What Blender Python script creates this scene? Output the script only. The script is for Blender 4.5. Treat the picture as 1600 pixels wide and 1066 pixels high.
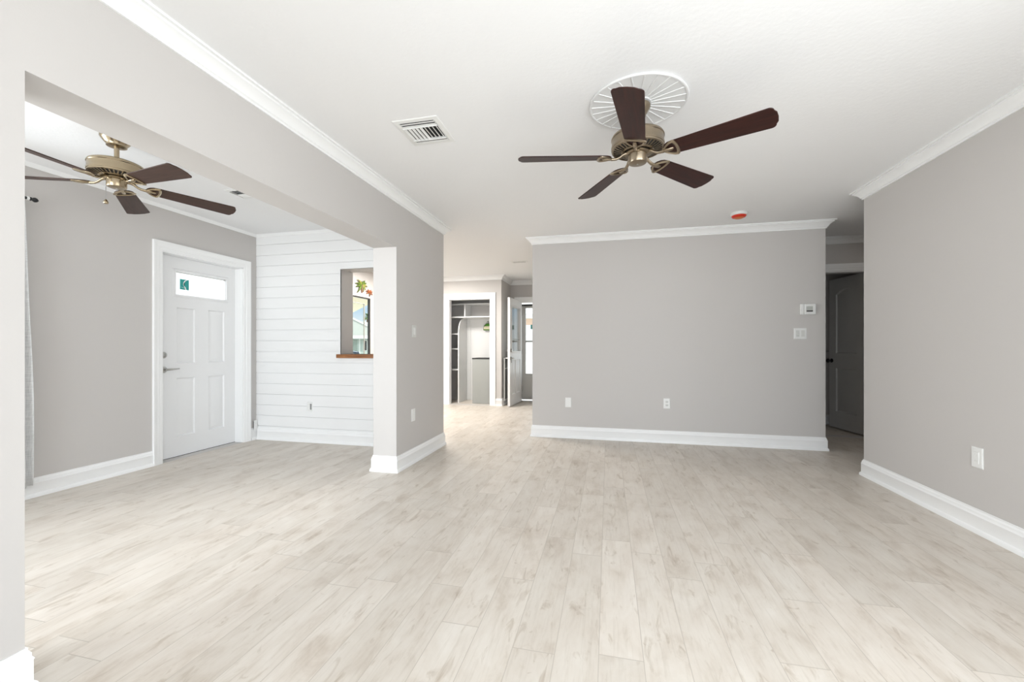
import bpy, bmesh, math, random
from mathutils import Vector, Matrix
for o in list(bpy.data.objects): bpy.data.objects.remove(o, do_unlink=True)
scene = bpy.context.scene
C = scene.collection
PI = math.pi
R = math.radians

# ------------------------------------------------------------------ camera
F_PX, CAM_Z, YAW = 648.0, 1.10, 13.06
cam_data = bpy.data.cameras.new('camera')
cam_data.sensor_fit = 'HORIZONTAL'; cam_data.sensor_width = 36.0
cam_data.lens = 36.0 * F_PX / 1600.0
cam_data.shift_y = 9.75 / 1600.0
cam_data.clip_start = 0.02; cam_data.clip_end = 400
cam = bpy.data.objects.new('camera', cam_data); C.objects.link(cam)
cam.location = (0, 0, CAM_Z); cam.rotation_euler = (R(90), 0, R(YAW))
scene.camera = cam

# ------------------------------------------------------------------ view, sky, sun, curtained window daylight, hall lamp, added fill lights
scene.view_settings.view_transform = 'Standard'
scene.view_settings.look = 'None'
scene.view_settings.exposure = 0.06
scene.view_settings.gamma = 1.0
scene.view_settings.use_curve_mapping = False

world = bpy.data.worlds.new('sky'); scene.world = world
world.use_nodes = True
nt = world.node_tree; nt.nodes.clear()
w_out = nt.nodes.new('ShaderNodeOutputWorld'); w_bg = nt.nodes.new('ShaderNodeBackground')
w_tc = nt.nodes.new('ShaderNodeTexCoord'); w_sep = nt.nodes.new('ShaderNodeSeparateXYZ')
w_ramp = nt.nodes.new('ShaderNodeValToRGB')
e = w_ramp.color_ramp.elements
e[0].position = 0.0; e[0].color = (0.46, 0.48, 0.50, 1)
e[1].position = 0.30; e[1].color = (0.86, 0.93, 1.0, 1)
m1 = w_ramp.color_ramp.elements.new(0.055); m1.color = (0.37, 0.41, 0.44, 1)
m2 = w_ramp.color_ramp.elements.new(0.085); m2.color = (0.235, 0.32, 0.405, 1)
nt.links.new(w_tc.outputs['Generated'], w_sep.inputs[0])
nt.links.new(w_sep.outputs['Z'], w_ramp.inputs[0])
nt.links.new(w_ramp.outputs[0], w_bg.inputs['Color'])
w_bg.inputs['Strength'].default_value = 2.3
nt.links.new(w_bg.outputs[0], w_out.inputs[0])

def sun(name, direction, strength, angle=1.0):
    d = bpy.data.lights.new(name, 'SUN'); d.energy = strength; d.angle = R(angle); d.color = (1, .96, .9)
    o = bpy.data.objects.new(name, d); C.objects.link(o)
    o.rotation_euler = Vector(direction).to_track_quat('-Z', 'Y').to_euler()
    o.location = (4, 4, 12)
    return o
sun('sun', (-0.55, 0.18, -0.8), 4.0)

def area(name, loc, direction, sx, sy, power, color=(1, 1, 1)):
    d = bpy.data.lights.new(name, 'AREA'); d.shape = 'RECTANGLE'; d.size = sx; d.size_y = sy
    d.energy = power; d.color = color
    o = bpy.data.objects.new(name, d); C.objects.link(o)
    o.location = loc
    o.rotation_euler = Vector(direction).to_track_quat('-Z', 'Y').to_euler()
    return o
DAY = (0.89, 0.95, 1.0)
area('added_fill_rear_main', (0.75, -0.98, 1.12), (0, 1, 0), 2.4, 2.1, 68, DAY)  # unseen fill panel added behind the camera to light the main room
area('added_fill_right', (2.42, 0.15, 1.35), (-1, 0, 0), 1.3, 1.3, 58, DAY)  # added fill from out of view, brightens the left wall and side door
area('added_fill_rear_left', (-3.1, -0.98, 1.25), (0, 1, 0), 1.7, 1.8, 66, DAY)  # unseen fill panel added behind the left room
area('daylight_through_curtained_window', (-5.3, 0.35, 1.45), (1, 0.2, -0.02), 2.0, 1.3, 135, DAY)
area('added_kitchen_fill', (-3.0, 6.1, 2.42), (0, 0, -1), 0.9, 0.9, 92, (1.0, 0.965, 0.92))  # added fill that brightens the kitchen, stands for no known lamp
area('hall_ceiling_light', (3.4, 5.0, 2.42), (0, 0, -1), 0.3, 0.3, 2.5, (1.0, 0.95, 0.9))

# ------------------------------------------------------------------ materials
def nodes_of(name):
    m = bpy.data.materials.new(name); m.use_nodes = True
    return m, m.node_tree, m.node_tree.nodes['Principled BSDF']

def mat(name, col, rough=0.5, metal=0.0, bump=None, vary=None, spec=None, coord='Object'):
    m, t, b = nodes_of(name)
    b.inputs['Base Color'].default_value = (*col, 1)
    b.inputs['Roughness'].default_value = rough
    b.inputs['Metallic'].default_value = metal
    if spec is not None: b.inputs['Specular IOR Level'].default_value = spec
    tc = t.nodes.new('ShaderNodeTexCoord')
    if bump:
        n = t.nodes.new('ShaderNodeTexNoise'); n.inputs['Scale'].default_value = bump[0]; n.inputs['Detail'].default_value = 3
        bp = t.nodes.new('ShaderNodeBump'); bp.inputs['Strength'].default_value = bump[1]; bp.inputs['Distance'].default_value = bump[2]
        t.links.new(tc.outputs[coord], n.inputs['Vector']); t.links.new(n.outputs['Fac'], bp.inputs['Height'])
        t.links.new(bp.outputs['Normal'], b.inputs['Normal'])
    if vary:
        n = t.nodes.new('ShaderNodeTexNoise'); n.inputs['Scale'].default_value = vary[0]; n.inputs['Detail'].default_value = 4
        mx = t.nodes.new('ShaderNodeMix'); mx.data_type = 'RGBA'
        mx.inputs[6].default_value = (*[c * (1 - vary[1]) for c in col], 1)
        mx.inputs[7].default_value = (*[min(1, c * (1 + vary[1])) for c in col], 1)
        t.links.new(tc.outputs[coord], n.inputs['Vector']); t.links.new(n.outputs['Fac'], mx.inputs[0])
        t.links.new(mx.outputs[2], b.inputs['Base Color'])
    return m

def math_node(t, op, a, b=None):
    n = t.nodes.new('ShaderNodeMath'); n.operation = op
    for i, v in enumerate((a, b)):
        if v is None: continue
        if isinstance(v, (int, float)): n.inputs[i].default_value = v
        else: t.links.new(v, n.inputs[i])
    return n.outputs[0]

def combine(t, x, y, z):
    n = t.nodes.new('ShaderNodeCombineXYZ')
    for i, v in enumerate((x, y, z)):
        if isinstance(v, (int, float)): n.inputs[i].default_value = v
        else: t.links.new(v, n.inputs[i])
    return n.outputs[0]

def ramp(t, fac, stops):
    n = t.nodes.new('ShaderNodeValToRGB')
    el = n.color_ramp.elements
    while len(el) < len(stops): el.new(0.5)
    for e_, (p, c) in zip(el, stops): e_.position = p; e_.color = (*c, 1)
    t.links.new(fac, n.inputs[0]); return n.outputs[0]

def noise(t, vec, scale=1, detail=4, rough=0.55, dist=0.0):
    n = t.nodes.new('ShaderNodeTexNoise'); n.inputs['Scale'].default_value = scale
    n.inputs['Detail'].default_value = detail; n.inputs['Roughness'].default_value = rough
    n.inputs['Distortion'].default_value = dist
    t.links.new(vec, n.inputs['Vector']); return n.outputs['Fac']

def mixc(t, fac, a, b, mode='MIX'):
    n = t.nodes.new('ShaderNodeMix'); n.data_type = 'RGBA'; n.blend_type = mode
    if isinstance(fac, (int, float)): n.inputs[0].default_value = fac
    else: t.links.new(fac, n.inputs[0])
    for i, v in ((6, a), (7, b)):
        if isinstance(v, tuple): n.inputs[i].default_value = (*v, 1)
        else: t.links.new(v, n.inputs[i])
    return n.outputs[2]

def floor_material():
    m, t, b = nodes_of('wood_look_plank_tile')
    tc = t.nodes.new('ShaderNodeTexCoord'); sp = t.nodes.new('ShaderNodeSeparateXYZ')
    t.links.new(tc.outputs['Object'], sp.inputs[0]); X, Y = sp.outputs['X'], sp.outputs['Y']
    PW, PL = 0.1543, 0.914
    u = math_node(t, 'DIVIDE', math_node(t, 'ADD', X, 60 * PW + 0.033), PW)
    col = math_node(t, 'FLOOR', u)
    wn = t.nodes.new('ShaderNodeTexWhiteNoise'); wn.noise_dimensions = '1D'; t.links.new(col, wn.inputs['W'])
    v = math_node(t, 'ADD', math_node(t, 'DIVIDE', Y, PL), math_node(t, 'MULTIPLY', wn.outputs['Value'], 5.0))
    row = math_node(t, 'FLOOR', v)
    wid = t.nodes.new('ShaderNodeTexWhiteNoise'); wid.noise_dimensions = '2D'
    t.links.new(combine(t, col, row, 0), wid.inputs['Vector']); pid = wid.outputs['Value']
    z = math_node(t, 'MULTIPLY', pid, 53.0)
    broad = noise(t, combine(t, math_node(t, 'MULTIPLY', X, 8.0), math_node(t, 'MULTIPLY', Y, 3.4), z), 1, 6, 0.62, 0.4)
    fine = noise(t, combine(t, math_node(t, 'MULTIPLY', X, 75.0), math_node(t, 'MULTIPLY', Y, 5.0), z), 1, 4, 0.65, 0.2)
    dark = noise(t, combine(t, math_node(t, 'MULTIPLY', X, 22.0), math_node(t, 'MULTIPLY', Y, 5.5), math_node(t, 'ADD', z, 5.0)), 1, 5, 0.6, 0.8)
    knots = noise(t, combine(t, math_node(t, 'MULTIPLY', X, 17.0), math_node(t, 'MULTIPLY', Y, 11.0), math_node(t, 'ADD', z, 9.0)), 1, 3, 0.5, 1.5)
    base = ramp(t, broad, [(0.30, (0.54, 0.475, 0.405)), (0.46, (0.635, 0.578, 0.512)), (0.70, (0.695, 0.648, 0.588))])
    streak = ramp(t, fine, [(0.30, (0.91, 0.90, 0.885)), (0.50, (1, 1, 1)), (1, (1, 1, 1))])
    darks = ramp(t, dark, [(0.30, (0.78, 0.745, 0.70)), (0.42, (1, 1, 1)), (1, (1, 1, 1))])
    knot = ramp(t, knots, [(0.20, (0.72, 0.67, 0.61)), (0.30, (1, 1, 1)), (1, (1, 1, 1))])
    tint = ramp(t, pid, [(0.0, (0.93, 0.925, 0.915)), (0.5, (0.98, 0.98, 0.975)), (1.0, (1.02, 1.015, 1.01))])
    c = mixc(t, 1.0, base, streak, 'MULTIPLY'); c = mixc(t, 1.0, c, darks, 'MULTIPLY'); c = mixc(t, 1.0, c, knot, 'MULTIPLY'); c = mixc(t, 1.0, c, tint, 'MULTIPLY')
    def edge(val, size, w):
        f = math_node(t, 'FRACT', val)
        d = math_node(t, 'MULTIPLY', math_node(t, 'MINIMUM', f, math_node(t, 'SUBTRACT', 1.0, f)), size)
        return math_node(t, 'LESS_THAN', d, w)
    g = math_node(t, 'MAXIMUM', edge(u, PW, 0.0013), edge(v, PL, 0.0016))
    c = mixc(t, g, c, (0.47, 0.42, 0.36))
    t.links.new(c, b.inputs['Base Color'])
    t.links.new(math_node(t, 'ADD', math_node(t, 'MULTIPLY', fine, 0.22), 0.30), b.inputs['Roughness'])
    b.inputs['Specular IOR Level'].default_value = 0.4
    bp = t.nodes.new('ShaderNodeBump'); bp.inputs['Strength'].default_value = 0.35; bp.inputs['Distance'].default_value = 0.0012
    t.links.new(math_node(t, 'SUBTRACT', math_node(t, 'MULTIPLY', fine, 0.35), g), bp.inputs['Height'])
    t.links.new(bp.outputs['Normal'], b.inputs['Normal'])
    return m

def wood_material(name, dark, light, rough=0.35, axis='X', freq=(3, 45, 45)):
    m, t, b = nodes_of(name)
    tc = t.nodes.new('ShaderNodeTexCoord'); mp = t.nodes.new('ShaderNodeMapping')
    mp.inputs['Scale'].default_value = freq
    t.links.new(tc.outputs['Object'], mp.inputs[0])
    f = noise(t, mp.outputs[0], 1, 5, 0.6, 0.4)
    t.links.new(ramp(t, f, [(0.3, dark), (0.7, light)]), b.inputs['Base Color'])
    b.inputs['Roughness'].default_value = rough
    b.inputs['Specular IOR Level'].default_value = 0.3
    return m

def glass_material(name, tint=(0.97, 0.985, 0.98)):
    m = bpy.data.materials.new(name); m.use_nodes = True; t = m.node_tree; t.nodes.clear()
    o = t.nodes.new('ShaderNodeOutputMaterial'); mx = t.nodes.new('ShaderNodeMixShader')
    tr = t.nodes.new('ShaderNodeBsdfTransparent'); tr.inputs[0].default_value = (*tint, 1)
    gl = t.nodes.new('ShaderNodeBsdfGlossy'); gl.inputs['Roughness'].default_value = 0.02
    lw = t.nodes.new('ShaderNodeLayerWeight'); lw.inputs['Blend'].default_value = 0.5
    fr = t.nodes.new('ShaderNodeMath'); fr.operation = 'POWER'; fr.inputs[1].default_value = 5.0; t.links.new(lw.outputs['Facing'], fr.inputs[0])
    t.links.new(fr.outputs[0], mx.inputs[0]); t.links.new(tr.outputs[0], mx.inputs[1]); t.links.new(gl.outputs[0], mx.inputs[2])
    t.links.new(mx.outputs[0], o.inputs[0]); return m

def frosted_material(name):
    m = bpy.data.materials.new(name); m.use_nodes = True; t = m.node_tree; t.nodes.clear()
    o = t.nodes.new('ShaderNodeOutputMaterial'); mx = t.nodes.new('ShaderNodeMixShader'); mx.inputs[0].default_value = 0.06
    tr = t.nodes.new('ShaderNodeBsdfTranslucent'); tr.inputs[0].default_value = (0.97, 0.97, 0.97, 1)
    gl = t.nodes.new('ShaderNodeBsdfTransparent'); gl.inputs[0].default_value = (0.98, 0.98, 0.98, 1)
    t.links.new(tr.outputs[0], mx.inputs[1]); t.links.new(gl.outputs[0], mx.inputs[2])
    t.links.new(mx.outputs[0], o.inputs[0]); return m

def fabric_material():
    m, t, b = nodes_of('grey_linen')
    tc = t.nodes.new('ShaderNodeTexCoord'); sp = t.nodes.new('ShaderNodeSeparateXYZ'); t.links.new(tc.outputs['Object'], sp.inputs[0])
    h = noise(t, combine(t, math_node(t, 'MULTIPLY', sp.outputs['Y'], 25.0), 0, math_node(t, 'MULTIPLY', sp.outputs['Z'], 160.0)), 1, 3)
    vv = noise(t, combine(t, math_node(t, 'MULTIPLY', sp.outputs['Y'], 320.0), 3, math_node(t, 'MULTIPLY', sp.outputs['Z'], 14.0)), 1, 3)
    f = math_node(t, 'MULTIPLY', math_node(t, 'ADD', h, vv), 0.5)
    c = ramp(t, f, [(0.34, (0.72, 0.72, 0.715)), (0.56, (0.97, 0.97, 0.965))])
    t.links.new(c, b.inputs['Base Color'])
    b.inputs['Roughness'].default_value = 0.95
    tr = t.nodes.new('ShaderNodeBsdfTranslucent'); t.links.new(c, tr.inputs[0])
    mx = t.nodes.new('ShaderNodeMixShader'); mx.inputs[0].default_value = 0.4
    t.links.new(b.outputs[0], mx.inputs[1]); t.links.new(tr.outputs[0], mx.inputs[2])
    t.links.new(mx.outputs[0], t.nodes['Material Output'].inputs[0])
    return m

M = dict(
    paint=mat('grey_wall_paint', (0.578, 0.553, 0.532), 0.6, bump=(170, 0.10, 0.002), spec=0.25),
    ceiling=mat('white_knockdown_ceiling', (0.88, 0.88, 0.88), 0.85, bump=(48, 0.22, 0.005), spec=0.1),
    medallion=mat('white_medallion_plaster', (0.78, 0.78, 0.775), 0.7, spec=0.15),
    trim=mat('white_semi_gloss_trim', (0.90, 0.90, 0.895), 0.32, spec=0.4),
    shiplap=mat('white_shiplap_paint', (0.86, 0.86, 0.855), 0.42, bump=(60, 0.03, 0.002), spec=0.35),
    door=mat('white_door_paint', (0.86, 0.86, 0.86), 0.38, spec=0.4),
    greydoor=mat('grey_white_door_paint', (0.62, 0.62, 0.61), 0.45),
    floor=floor_material(),
    cherry=wood_material('cherry_fan_blade', (0.013, 0.003, 0.002), (0.040, 0.009, 0.006), 0.42, freq=(5, 60, 60)),
    lightwashed=wood_material('lightwashed_fan_blade', (0.030, 0.014, 0.009), (0.060, 0.029, 0.020), 0.5, freq=(5, 60, 60)),  # browner, paler blade colour with the wash of light painted in
    ledge=wood_material('stained_wood_ledge', (0.22, 0.085, 0.03), (0.42, 0.19, 0.075), 0.4, freq=(4, 40, 40)),
    brass=mat('antique_brushed_brass', (0.345, 0.285, 0.21), 0.32, 1.0, vary=(7, 0.12)),
    brasslit=mat('antique_brass_lit', (0.40, 0.325, 0.22), 0.26, 1.0, vary=(7, 0.12)),  # copy of the brass painted lighter for the brightly lit left-room fan
    black=mat('black_metal', (0.015, 0.015, 0.016), 0.45),
    dark=mat('dark_void', (0.02, 0.02, 0.02), 0.8),
    nickel=mat('satin_nickel', (0.50, 0.49, 0.47), 0.32, 1.0),
    plate=mat('white_plastic', (0.82, 0.82, 0.80), 0.35),
    plategrey=mat('off_white_plastic', (0.66, 0.66, 0.63), 0.4),
    slot=mat('grey_socket_slot', (0.22, 0.22, 0.22), 0.6),
    screen=mat('grey_green_display', (0.52, 0.53, 0.50), 0.15),
    screendark=mat('dark_display', (0.05, 0.05, 0.05), 0.2),
    red=mat('red_plastic_cover', (0.62, 0.03, 0.01), 0.4),
    orange=mat('orange_plastic', (0.62, 0.16, 0.03), 0.4),
    glass=glass_material('clear_glass'), frost=frosted_material('frosted_glass'),
    linen=fabric_material(),
    teal=mat('teal_sticker', (0.03, 0.36, 0.33), 0.5), white=mat('white_print', (0.85, 0.85, 0.85), 0.5), ink=mat('dark_print', (0.03, 0.10, 0.09), 0.5),
    cabinet=mat('grey_cabinet_paint', (0.34, 0.35, 0.335), 0.5),
    shelf=mat('white_melamine', (0.82, 0.82, 0.81), 0.4),
    green=mat('green_cloth', (0.09, 0.30, 0.03), 0.7), cream=mat('cream_cloth', (0.72, 0.66, 0.47), 0.8), olive=mat('dark_green_edge', (0.10, 0.16, 0.05), 0.7),
    frond=mat('green_frond', (0.10, 0.17, 0.015), 0.5, vary=(25, 0.5)), frondlight=mat('yellow_frond', (0.30, 0.30, 0.06), 0.5),
    rust=mat('orange_frond', (0.42, 0.12, 0.03), 0.5, vary=(25, 0.3)), bark=mat('brown_trunk', (0.18, 0.10, 0.06), 0.7),
    gateframe=mat('white_frame_paint', (0.78, 0.78, 0.76), 0.4), gatepanel=mat('mid_grey_panel', (0.20, 0.21, 0.20), 0.5),
    concrete=mat('sunlit_concrete', (0.62, 0.61, 0.57), 0.9, vary=(0.6, 0.08)),
    soffit=mat('cream_soffit', (0.74, 0.68, 0.50), 0.7),
    stucco=mat('pale_green_stucco', (0.34, 0.41, 0.37), 0.85), housewhite=mat('white_fascia_paint', (0.60, 0.63, 0.60), 0.6),
    rooftile=mat('pale_blue_roof_tile', (0.40, 0.42, 0.385), 0.6, vary=(3, 0.06)),
    carpaint=mat('dark_blue_car_paint', (0.02, 0.035, 0.055), 0.2, 0.3), tyre=mat('black_rubber', (0.01, 0.01, 0.01), 0.8),
    carglass=mat('dark_car_glass', (0.02, 0.03, 0.035), 0.05), headlight=mat('car_lamp_lens', (0.75, 0.75, 0.75), 0.1),
    palmleaf=mat('palm_leaf', (0.10, 0.17, 0.06), 0.7, vary=(6, 0.4)),
    alu=mat('dark_window_frame', (0.025, 0.024, 0.022), 0.4), sash=mat('grey_sash', (0.33, 0.33, 0.30), 0.4),
    storm=mat('grey_storm_door', (0.62, 0.62, 0.60), 0.4),
)

# ------------------------------------------------------------------ mesh helpers
class MB:
    def __init__(s): s.v = []; s.f = []; s.mi = []
    def add(s, verts, faces, mi=0):
        b = len(s.v); s.v += [tuple(v) for v in verts]
        for f in faces: s.f.append(tuple(b + i for i in f)); s.mi.append(mi)
        return s
    def box(s, x0, x1, y0, y1, z0, z1, mi=0):
        x0, x1 = sorted((x0, x1)); y0, y1 = sorted((y0, y1)); z0, z1 = sorted((z0, z1))
        v = [(x0, y0, z0), (x1, y0, z0), (x1, y1, z0), (x0, y1, z0), (x0, y0, z1), (x1, y0, z1), (x1, y1, z1), (x0, y1, z1)]
        return s.add(v, [(0, 3, 2, 1), (4, 5, 6, 7), (0, 1, 5, 4), (1, 2, 6, 5), (2, 3, 7, 6), (3, 0, 4, 7)], mi)
    def prism(s, poly, fn0, fn1, mi=0):
        n = len(poly)
        v = [fn0(*p) for p in poly] + [fn1(*p) for p in poly]
        f = [tuple(range(n - 1, -1, -1)), tuple(range(n, 2 * n))] + [(i, (i + 1) % n, n + (i + 1) % n, n + i) for i in range(n)]
        return s.add(v, f, mi)
    def lathe(s, prof, cx=0, cy=0, seg=40, mi=0, axis='Z', cz=0):
        v = []; f = []
        k = len(prof)
        for i in range(seg):
            a = 2 * PI * i / seg
            for r, z in prof:
                if axis == 'Z': v.append((cx + r * math.cos(a), cy + r * math.sin(a), cz + z))
                elif axis == 'Y': v.append((cx + r * math.cos(a), cy + z, cz + r * math.sin(a)))
                else: v.append((cx + z, cy + r * math.cos(a), cz + r * math.sin(a)))
        for i in range(seg):
            j = (i + 1) % seg
            for q in range(k - 1): f.append((i * k + q, j * k + q, j * k + q + 1, i * k + q + 1))
        s.add(v, f, mi)
        for q in (0, k - 1):
            if prof[q][0] > 1e-4:
                b = len(s.v) - seg * k
                s.f.append(tuple(b + i * k + q for i in range(seg))); s.mi.append(mi)
        return s
    def tube(s, pts, r, seg=10, closed=False, mi=0, flat=1.0):
        pts = [Vector(p) for p in pts]; n = len(pts)
        rr = r if isinstance(r, (list, tuple)) else [r] * n
        v = []; f = []
        up = Vector((0, 0, 1))
        for i, p in enumerate(pts):
            if closed: t = pts[(i + 1) % n] - pts[i - 1]
            else: t = pts[min(i + 1, n - 1)] - pts[max(i - 1, 0)]
            t.normalize()
            a = t.cross(up)
            if a.length < 1e-3: a = t.cross(Vector((1, 0, 0)))
            a.normalize(); b_ = a.cross(t).normalized()
            for k in range(seg):
                w = 2 * PI * k / seg
                v.append(p + a * (rr[i] * math.cos(w)) + b_ * (rr[i] * flat * math.sin(w)))
        m = n if closed else n - 1
        for i in range(m):
            j = (i + 1) % n
            for k in range(seg):
                l = (k + 1) % seg
                f.append((i * seg + k, i * seg + l, j * seg + l, j * seg + k))
        if not closed: f += [tuple(range(seg - 1, -1, -1)), tuple((n - 1) * seg + k for k in range(seg))]
        return s.add(v, f, mi)
    def sweep(s, path, prof, fn, closed=False, mi=0):
        """path: 2-D polyline; prof: closed polygon of (offset to the left of the path, height); fn(x, y, h) -> point"""
        P = [Vector((p[0], p[1])) for p in path]; n = len(P); k = len(prof)
        v = []; f = []
        for i in range(n):
            d0 = (P[i] - P[i - 1]).normalized() if (i > 0 or closed) else None
            d1 = (P[(i + 1) % n] - P[i]).normalized() if (i < n - 1 or closed) else None
            if d0 is None: d0 = d1
            if d1 is None: d1 = d0
            n0 = Vector((-d0.y, d0.x)); n1 = Vector((-d1.y, d1.x))
            mt = (n0 + n1); mt /= max(1e-6, mt.dot(n0))
            for o, h in prof:
                q = P[i] + mt * o; v.append(fn(q.x, q.y, h))
        m = n if closed else n - 1
        for i in range(m):
            j = (i + 1) % n
            for q in range(k):
                l = (q + 1) % k; f.append((i * k + q, i * k + l, j * k + l, j * k + q))
        if not closed: f += [tuple(range(k)), tuple((n - 1) * k + q for q in range(k - 1, -1, -1))]
        return s.add(v, f, mi)
    def build(s, name, mats, parent=None, smooth=35, bevel=0.0, loc=None):
        me = bpy.data.meshes.new(name)
        me.from_pydata(s.v, [], s.f)
        bm = bmesh.new(); bm.from_mesh(me)
        bmesh.ops.remove_doubles(bm, verts=bm.verts, dist=1e-5)
        bmesh.ops.recalc_face_normals(bm, faces=bm.faces)
        bm.to_mesh(me); bm.free()
        if not isinstance(mats, (list, tuple)): mats = [mats]
        for m in mats: me.materials.append(m)
        if len(mats) > 1 and len(me.polygons) == len(s.mi):
            for p, i in zip(me.polygons, s.mi): p.material_index = i
        if smooth:
            me.shade_smooth(); me.set_sharp_from_angle(angle=R(smooth))
        o = bpy.data.objects.new(name, me); C.objects.link(o)
        if loc: o.location = loc
        if parent: o.parent = parent
        if bevel:
            b = o.modifiers.new('bevel', 'BEVEL'); b.width = bevel; b.segments = 2; b.limit_method = 'ANGLE'; b.angle_limit = R(40)
        return o

def tag(o, label=None, cat=None, group=None, kind=None):
    if label: o['label'] = label
    if cat: o['category'] = cat
    if group: o['group'] = group
    if kind: o['kind'] = kind
    return o
def thing(name, loc, label, cat, group=None, rot=(0, 0, 0), kind=None):
    o = bpy.data.objects.new(name, None); o.empty_display_size = 0.1; C.objects.link(o)
    o.location = loc; o.rotation_euler = rot
    return tag(o, label, cat, group, kind)
def struct(o, label, cat): return tag(o, label, cat, None, 'structure')

XYZ = lambda x, y, h: (x, y, h)
def inset(poly, d):
    """inset a convex counter-clockwise polygon"""
    n = len(poly); out = []
    for i in range(n):
        a, b, c = Vector(poly[i - 1]), Vector(poly[i]), Vector(poly[(i + 1) % n])
        d0 = (b - a).normalized(); d1 = (c - b).normalized()
        n0 = Vector((-d0.y, d0.x)); n1 = Vector((-d1.y, d1.x))
        mt = n0 + n1; mt /= mt.dot(n0)
        q = b + mt * d; out.append((q.x, q.y))
    return out
def rect(u0, u1, z0, z1): return [(u0, z0), (u1, z0), (u1, z1), (u0, z1)]
def fill_holes(outer, holes):
    """triangles of a rectangle with polygon holes, in 2-D"""
    bm = bmesh.new()
    es = []
    for loop in [outer] + holes:
        vs = [bm.verts.new((p[0], p[1], 0)) for p in loop]
        es += [bm.edges.new((vs[i], vs[(i + 1) % len(vs)])) for i in range(len(vs))]
    bmesh.ops.triangle_fill(bm, use_beauty=True, use_dissolve=False, edges=es, normal=(0, 0, 1))
    bm.verts.index_update()
    v = [(q.co.x, q.co.y) for q in bm.verts]
    f = []
    for face in bm.faces:
        c = face.calc_center_median()
        f.append(tuple(q.index for q in face.verts))
    bm.free(); return v, f
def door_leaf(w, h, th, panels, glass=(), z0=0.0):
    """slab standing in local X (0..w), Z (z0..h), faces at Y=0 and Y=th, with moulded panels on both faces and through holes for glass"""
    mb = MB()
    outer = rect(0, w, z0, h)
    v, f = fill_holes(outer, list(panels) + list(glass))
    for y, s in ((0.0, 1), (th, -1)):
        mb.add([(a, y, b) for a, b in v], f)
        for p in panels:
            loops = [(p, 0), (inset(p, 0.006), -0.002), (inset(p, 0.016), 0.012), (inset(p, 0.026), 0.012), (inset(p, 0.052), 0.003)]
            n = len(p); vv = []; ff = []
            for l, dpt in loops: vv += [(a, y + s * dpt, b) for a, b in l]
            for q in range(len(loops) - 1):
                for i in range(n):
                    j = (i + 1) % n; ff.append((q * n + i, q * n + j, (q + 1) * n + j, (q + 1) * n + i))
            ff.append(tuple((len(loops) - 1) * n + i for i in range(n)))
            mb.add(vv, ff)
    for loop in [outer] + list(glass):
        n = len(loop)
        mb.add([(a, 0, b) for a, b in loop] + [(a, th, b) for a, b in loop], [(i, (i + 1) % n, n + (i + 1) % n, n + i) for i in range(n)])
    return mb

# ------------------------------------------------------------------ room shell
CEIL = 2.445
YB, YE, XL, XR = -0.75, 8.25, -4.11, 2.135
mb = MB().box(-4.26, 4.7, YB - .15, 8.42, -0.12, 0.0)
struct(mb.build('floor', M['floor'], smooth=0), 'pale beige wood-look plank tile floor running through all the rooms', 'floor')
mb = MB().box(-4.26, 4.7, YB - .15, 8.42, CEIL, CEIL + .12)
struct(mb.build('ceiling', M['ceiling'], smooth=0), 'white textured ceiling over all the rooms', 'ceiling')

W0, W1, PIL0, PIL1, HDR = -2.035, -1.81, 3.315, 4.385, 1.982
STUB = 0.936
poly = [(YB, 0), (STUB, 0), (STUB, HDR), (PIL0, HDR), (PIL0, 0), (PIL1, 0), (PIL1, CEIL), (YB, CEIL)]
mb = MB().prism(poly, lambda y, z: (W0, y, z), lambda y, z: (W1, y, z))
struct(mb.build('wall_left', M['paint'], smooth=0), 'grey wall on the left with a wide cased opening, header beam and end pillar', 'wall')

def holed_wall(name, label, plane, a0, a1, b0, b1, holes, z1=CEIL, mat_=None):
    """wall slab with rectangular holes; plane 'X': spans Y a0..a1, thickness X b0..b1; plane 'Y': spans X"""
    v, f = fill_holes(rect(a0, a1, 0, z1), [rect(*h) for h in holes])
    mb = MB()
    pt = (lambda a, z, b: (b, a, z)) if plane == 'X' else (lambda a, z, b: (a, b, z))
    for b in (b0, b1): mb.add([pt(a, z, b) for a, z in v], f)
    for loop in [rect(a0, a1, 0, z1)] + [rect(*h) for h in holes]:
        n = len(loop)
        mb.add([pt(a, z, b0) for a, z in loop] + [pt(a, z, b1) for a, z in loop], [(i, (i + 1) % n, n + (i + 1) % n, n + i) for i in range(n)])
    return struct(mb.build(name, mat_ or M['paint'], smooth=0), label, 'wall')

D1 = (3.065, 3.97, 0.002, 2.015)                      # side entrance door opening (Y0, Y1, z0, z1)
WK = (5.55, 6.85, 0.90, 1.965)                        # kitchen window
WL = (0.55, 1.78, 0.75, 2.06)                         # curtained window
holed_wall('wall_side_entrance', 'grey outer wall with the white side door and the curtained window', 'X', YB, 8.42, -4.26, XL, [D1, WK, WL])
SH0, SH1 = 4.15, 4.385
PT = (-2.963, -2.12, 1.02, 1.988)
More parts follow.
